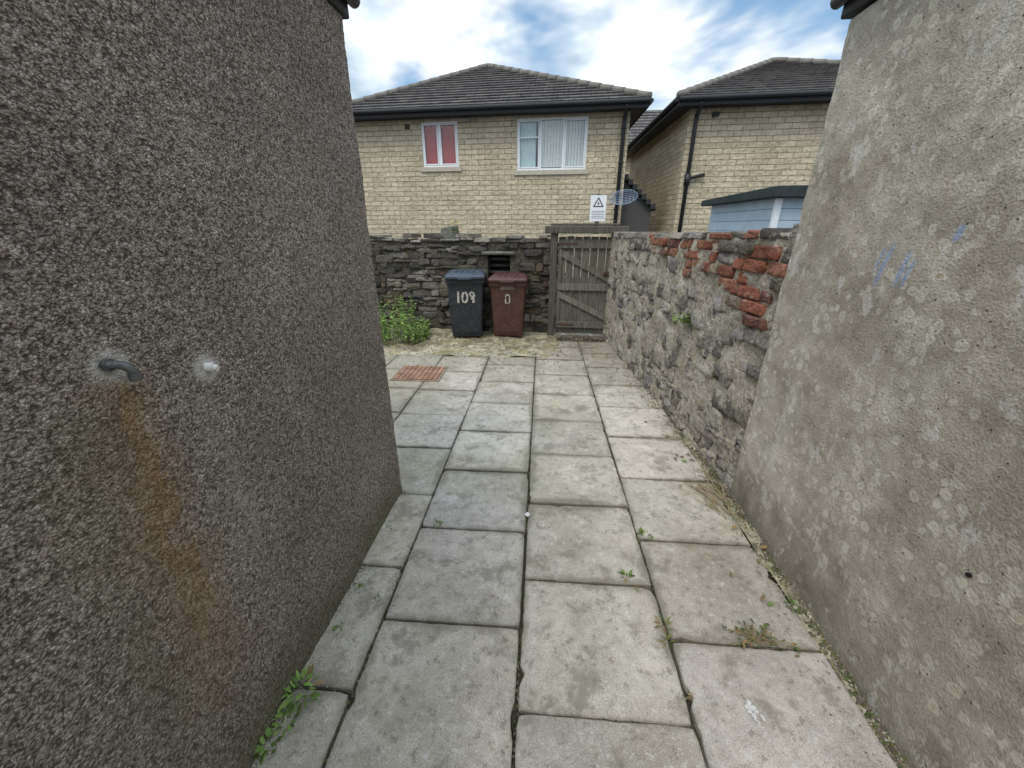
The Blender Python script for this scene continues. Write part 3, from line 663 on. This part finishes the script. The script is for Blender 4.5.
def curtain(mb,F,t0,t1,z0,z1,n,amp=.02,per=.09,col=(1,1,1)):
    N=40
    for k in range(N):
        a,b=lerp(t0,t1,k/N),lerp(t0,t1,(k+1)/N); na,nb_=n+amp*math.sin(a/per*6.28),n+amp*math.sin(b/per*6.28)
        mb.face([F(a,z0,na),F(b,z0,nb_),F(b,z1,nb_),F(a,z1,na)],col)
mb=MB(); curtain(mb,F1,sml[0]+.05,sml[0]+.50,3.45,4.69,-.12,.015); curtain(mb,F1,sml[0]+.60,sml[1]-.03,3.45,4.69,-.12,.015)
mb.build('red_curtains',simple('red_fabric',(.42,.012,.03),.9),H1)
mb=MB(); curtain(mb,F1,big[0]+.04,big[0]+.6,3.36,4.66,-.12,.012); mb.build('net_curtain',simple('net_fabric',(.55,.66,.66),.9),H1)
mb=MB(); mb.fbox(F1,1.98,2.15,4.52,4.66,0,.02); mb.build('wall_vent',simple('vent_brown',(.07,.05,.04)),H1)
mb=MB(); mb.tube([F1(3.98,4.70,0),F1(3.98,4.70,.07)],.05,12); mb.fbox(F1,4.02,4.15,4.66,4.74,.03,.10); mb.build('security_light',simple('light_grey_plastic',(.35,.35,.35),.5),H1)
mb=MB(); pp=.09
mb.tube([F1(8.93,4.86,.45),F1(8.93,4.78,.42),F1(8.93,4.62,.12),F1(8.93,4.5,pp),F1(8.93,0,pp)],.06,10)
for z in (4.3,3.4,2.5,1.7): mb.tube([F1(8.93,z,pp),F1(8.93,z+.06,pp)],.07,10)
mb.build('downpipe',BLK,H1,smooth=True)
mb=MB()
mb.tube([F2(.18,4.86,.45),F2(.18,4.76,.42),F2(.18,4.6,.12),F2(.18,4.45,pp),F2(.18,0,pp)],.06,10)
mb.tube([F2(.18,2.95,pp),F2(.40,3.0,pp),F2(.66,3.05,pp)],.05,10); mb.tube([F2(.18,2.75,pp),F2(.18,3.08,pp)],.09,10)
mb.build('downpipe',BLK,H2,smooth=True)
mb=MB(); mb.fbox(F2,.62,.80,4.56,4.66,0,.12); mb.build('security_light',FAS,H2)
LT=empty('lean_to_porch')
mb=MB(); FS=frame((3.62,14.3),d1)
mb.face([FS(0,-.07,0),FS(1.0,-.07,0),FS(1.0,2.15,0),FS(0,3.0,0)],uv=[(0,0),(1,0),(1,2.15),(0,3)]); mb.build('wall',simple('dark_render',(.08,.075,.07),.9),LT,recalc=False)
mb=MB(); roofslope(mb,FS(1.12,2.08,.1),FS(1.12,2.08,-3.0),FS(0,3.15,.1),FS(0,3.15,-3.0),6,.25); mb.build('roof',TIL,LT,recalc=False)
mb=MB()
for k in range(7):
    a=k/7*1.1; mb.fbox(FS,a,a+.157,3.12-(k+1)*.145,3.12-k*.145+.02,.1,.16)
mb.build('verge',FAS,LT,bevel=.01)
H3=empty('distant_house'); F3=frame((3.2,25.5),(1,-.1)); mb=MB(); mb.face([F3(0,-.07,0),F3(9,-.07,0),F3(9,5.3,0),F3(0,5.3,0)],uv=[(0,0),(9,0),(9,5.3),(0,5.3)]); mb.build('walls',ASH,H3,recalc=False)
mb=MB(); roofslope(mb,F3(-.3,5.2,.4),F3(9.3,5.2,.4),F3(-.3,8.3,-4),F3(9.3,8.3,-4),15); mb.build('roof',TIL,H3,recalc=False)
SD=empty('satellite_dish'); blue=simple('pale_blue_wire',(.35,.45,.58),.5,.4)
mb=MB(); c0=F1(9.05,2.42,.5)
def dish(u,v): return c0+D1*(u*.42)+Vector((0,-.10*(u*u+v*v),v*.20+u*.04))
for k in range(-4,5):
    u=k/4; l=math.sqrt(max(.02,1-u*u)); mb.tube([dish(u,-l+2*l*j/8) for j in range(9)],.006,5)
    mb.tube([dish(-l+2*l*j/8,u) for j in range(9)],.006,5)
mb.tube([dish(math.cos(a*.3142),math.sin(a*.3142)) for a in range(21)],.008,6); mb.tube([c0+Vector((0,.05,0)),F1(8.98,2.4,0)],.02,8)
mb.build('mesh_reflector',blue,SD,smooth=True)
# ------------------------------------------------------------ shed
SH=empty('garden_shed'); dS=Vector((.9974,-.0728,0)); FSH=frame((3.68,5.95),dS)
mb=MB()
for k in range(13): mb.fbox(FSH,.0,2.2,k*.152,k*.152+.149,-2.3,.0)
mb.build('boards',simple('pale_blue_paint',(.42,.50,.56),.6,.3,.15,3,.1),SH,bevel=.008)
mb=MB(); mb.hexa([FSH(-.14,1.96,.14),FSH(2.4,1.96,.14),FSH(2.4,1.96,-2.5),FSH(-.14,1.96,-2.5),FSH(-.14,2.10,.14),FSH(2.4,2.14,.14),FSH(2.4,2.10,-2.5),FSH(-.14,2.06,-2.5)]); mb.build('roof_felt',simple('roof_felt_green',(.035,.044,.042),.8,.25,.3,10,.3),SH,bevel=.012)
mb=MB(); mb.fbox(FSH,.5,1.2,1.3,1.85,.0,.02); mb.fbox(FSH,-.03,.05,-.05,1.955,-.03,.03); mb.build('trim',WHT,SH,bevel=.004)
mb=MB(); mb.fbox(FSH,.55,1.15,1.35,1.8,.021,.023); mb.build('window_pane',simple('dark_glass',(.05,.06,.07),.1,.5),SH)
# ------------------------------------------------------------ vegetation
def leafcol(dead=.0,g=1):
    if R()<dead: k=U(.6,1.2); return (.26*k,.18*k,.08*k)
    k=U(.5,1.5)*g; return (.105*k,.17*k*U(.85,1.1),.035*k)
def leaf(mb,p,dr,L_,w_,col,droop=.3):
    dr=dr.normalized(); s=dr.cross(Vector((0,0,1))); s=(s if s.length>.01 else Vector((1,0,0))).normalized()
    s=(s+Vector((0,0,U(-.5,.5)))).normalized(); q=Vector(p); prof=[.25,1,.75,.05]; i=len(mb.v)
    for k,pf in enumerate(prof):
        mb.v.append(tuple(q-s*w_*.5*pf)); mb.v.append(tuple(q+s*w_*.5*pf)); dr=(dr-Vector((0,0,droop/3))).normalized(); q=q+dr*L_/3
    for k in range(3): a=i+2*k; mb.poly((a,a+1,a+3,a+2),col)
def clump(mb,c,r,h,n,ls=(.02,.05),wr=.45,dead=.1,droop=.5,g=1):
    for _ in range(n):
        a=U(0,6.28); rr=r*math.sqrt(R()); p=Vector(c)+Vector((math.cos(a)*rr,math.sin(a)*rr,R()*h*(1-rr/r*.6)))
        dr=Vector((math.cos(a)*U(.3,1),math.sin(a)*U(.3,1),U(.1,1.1))); l=U(*ls); leaf(mb,p,dr,l,l*wr*U(.7,1.3),leafcol(dead,g),droop)
def weed(name,items):
    mb=MB()
    for it in items: clump(mb,*it)
    return mb.build(name,LEAF,recalc=False)
mb=MB()
for k in range(190):
    bx,by=U(-2.7,-1.28),U(5.35,6.2); hh=U(.25,.68)*(1 if bx<-1.5 else .5); lean=Vector((U(-.3,.3),U(-.35,.2),1))
    b0=Vector((bx,by,0)); pts=[b0+lean*(hh*j/4)+Vector((U(-.01,.01),U(-.01,.01),0)) for j in range(5)]; mb.tube(pts,[.004,.0035,.003,.002,.001],5,(.12,.17,.05))
    for j in range(20):
        f=U(.12,1); p=b0+lean*(hh*f); a=U(0,6.28); l=U(.03,.08)*(1.2-f*.5); leaf(mb,p,Vector((math.cos(a),math.sin(a),U(0,.8))),l,l*U(.3,.5),leafcol(.04,1.7),.7)
mb.build('weed_bush',LEAF,recalc=False)
weed('wall_base_weeds',[((-.765,.90,0),.045,.10,46,(.02,.055),.3,.05,.7,1.3),((-.79,.82,0),.03,.05,24,(.015,.035),.4,.1,.5,1.2),((-.812,.745,0),.035,.04,45,(.012,.03),.6,.05,.5,1.3),((-.74,1.15,0),.02,.015,24,(.008,.016)),((-.72,1.35,0),.02,.012,16,(.008,.016)),((-.70,1.75,0),.02,.012,12,(.008,.016))])
weed('paving_weeds',[((.738,1.69,0),.035,.012,26,(.015,.035),.4,.3),((.56,1.42,0),.02,.02,18,(.015,.035),.3,.3),((.655,1.17,0),.02,.015,20,(.02,.045),.2,.5),((.645,1.10,0),.015,.01,12,(.02,.035),.2,.5),((.64,.90,0),.01,.01,8,(.012,.03),.25,.5),((-.427,1.78,0),.02,.015,14,(.012,.025)),((1.27,1.26,0),.02,.03,18,(.012,.026)),((.12,3.3,0),.03,.02,10,(.01,.025)),((.9,3.9,0),.03,.02,12,(.015,.025)),((.60,1.35,0),.008,.01,6,(.01,.02),.3,.4),((-.03,1.1,0),.006,.008,6,(.006,.014),.4,.3),((-.62,1.3,0),.012,.01,10,(.008,.016),.4,.3)])
mb=MB()
for k in range(20):
    a=U(-.5,3.7); l=U(.06,.16); p0=Vector((1.02+U(-.03,.03),1.10+U(-.015,.015),.006)); e_=p0+Vector((math.cos(a)*l*1.15,math.sin(a)*l*.55,U(.0,.012)))
    m_=(p0+e_)/2+Vector((0,0,.012)); mb.tube([p0,m_,e_],[.0018,.0014,.0010],5,(.22,.17,.09))
    for j in range(7):
        f=U(.2,1); q=p0.lerp(e_,f)+Vector((0,0,.006)); a2=a+U(-1.2,1.2); ll=U(.010,.030); leaf(mb,q,Vector((math.cos(a2),math.sin(a2),.15)),ll,ll*U(.22,.42),leafcol(.45,.62),.4)
mb.build('flattened_weed',LEAF,recalc=False)
weed('wall_fern',[((1.37,3.12,.86),.06,.12,110,(.02,.055),.35,.08,.8,1.2)])
mb=MB(); clump(mb,(-.86,6.33,1.5),.04,.10,30,(.03,.06),.3)
for k in range(20): leaf(mb,(-.86+U(-.05,.05),6.33+U(-.03,.03),1.60+U(0,.09)),Vector((U(-1,1),U(-1,1),.5)),.02,.02,(.6,.5,.04))
mb.build('wall_flower',LEAF,recalc=False)
mb=MB()
def moss(x,y,r):
    i=len(mb.v); M_=6; k=U(.6,1.4); c=(.075*k,.09*k,.03*k) if R()<.5 else (.12*k,.095*k,.07*k)
    for q in range(M_): a=6.283*q/M_; mb.v.append((x+math.cos(a)*r*U(.7,1.2),y+math.sin(a)*r*U(.7,1.2),-.012))
    mb.v.append((x,y,r*U(.1,.35)))
    for q in range(M_): mb.poly((i+q,i+(q+1)%M_,i+M_),c)
for (bb) in cols:
    a=.5
    while a<5.2:
        if mn.noise(Vector((bb*7,a*1.6,2)))>-.02: q=PF(bb+U(-.005,.005),a); moss(q.x,q.y,U(.003,.008))
        a+=U(.008,.03)
for (b0,b1,a0,aend) in defs:   # cross joints
    a=a0-.568
    while a<aend:
        if R()<.6:
            s0=U(b0,b1); 
            for k in range(int(U(6,28))):
                bq=s0+U(-.14,.14)
                if b0<bq<b1: q=PF(bq,a+U(-.004,.004)); moss(q.x,q.y,U(.003,.007))
        a+=.568
for k in range(1300): y=U(.3,2.1); moss(-.893+.086*y+abs(random.gauss(0,.015))-.004,y,U(.003,.010))
for k in range(700): y=U(.3,2.1); moss(XR(y)-abs(random.gauss(0,.02)),y,U(.003,.010))
for k in range(1200): moss(1.455-abs(random.gauss(0,.045)),U(2.1,5.9),U(.004,.013))
mb.build('moss',LEAF,smooth=True)
mb=MB()
def peb(x,y,r,col,z=0):
    i=len(mb.v); c=Vector((x,y,z+r*.5))
    for (a,b,e_) in ((1,0,0),(0,1,0),(-1,0,0),(0,-1,0),(0,0,1),(0,0,-1)): mb.v.append(tuple(c+Vector((a,b,e_*.7))*r*U(.7,1.2)))
    for q in ((0,1,4),(1,2,4),(2,3,4),(3,0,4),(1,0,5),(2,1,5),(3,2,5),(0,3,5)): mb.poly([i+k for k in q],col)
for k in range(2200): y=U(.3,2.1); g_=U(.15,.55); peb(-.893+.086*y+abs(random.gauss(0,.11)),y,U(.001,.0035),(g_,g_*.93,g_*.83))
for k in range(1400): y=U(.3,5.8); xx=XR(y) if y<2.1 else 1.455; g_=U(.12,.45); peb(xx-abs(random.gauss(0,.07)),y,U(.0015,.006),(g_,g_*.91,g_*.78))
for k in range(1800): g_=U(.08,.5); peb(U(-1.5,1.3),U(.5,5.2),U(.0007,.0030),(g_,g_*.93,g_*.85))
for k in range(2200): g_=U(.06,.4); peb(U(-2,1.3),6.1-abs(random.gauss(0,.75)),U(.003,.013),(g_,g_*.87,g_*.68))
mb.build('grit',LEAF)
mb=MB(); peb(.095,1.855,.024,(.68,.66,.62)); mb.build('stone_chip',LEAF,bevel=.004)
mb=MB()
for k in range(26):
    x,y=1.28+U(-.09,.08),1.93+U(-.18,.2); a=U(1.1,2.3); l=U(.05,.22); mb.tube([(x,y,.008),(x+math.cos(a)*l*.5,y+math.sin(a)*l*.5,.012+U(0,.015)),(x+math.cos(a)*l,y+math.sin(a)*l,.008)],U(.0015,.004),5,(.33,.25,.15))
for k in range(60):
    y=U(2.2,4.8); x=1.40-abs(random.gauss(0,.05)); a=U(0,3.14); l=U(.02,.09); mb.tube([(x,y,.008),(x+math.cos(a)*l,y+math.sin(a)*l,.01)],U(.001,.003),5,(.24,.18,.11))
mb.build('dry_twigs',LEAF,smooth=True)
mb=MB()
for k in range(300):
    x,y=(U(-2,1.3),U(4.4,6.0)) if R()<.7 else (1.38-abs(random.gauss(0,.14)),U(1,5)); a=U(0,6.28); l=U(.015,.045); leaf(mb,(x,y,.014),Vector((math.cos(a),math.sin(a),.2)),l,l*.5,leafcol(.9),.4)
mb.build('fallen_leaves',LEAF,recalc=False)
mb=MB()
PW=simple('paint_spill_white',(.60,.59,.56),.7,.2,.15,60)
for k in range(30):
    x,y,r=.852+random.gauss(0,.008),.846+random.gauss(0,.022),U(.002,.007); z_=.0072+.0001*k
    mb.face([(x+math.cos(a*.785)*r*U(.6,1.2),y+math.sin(a*.785)*r*U(.8,1.6),z_) for a in range(8)])
mb.build('paint_splash',PW)
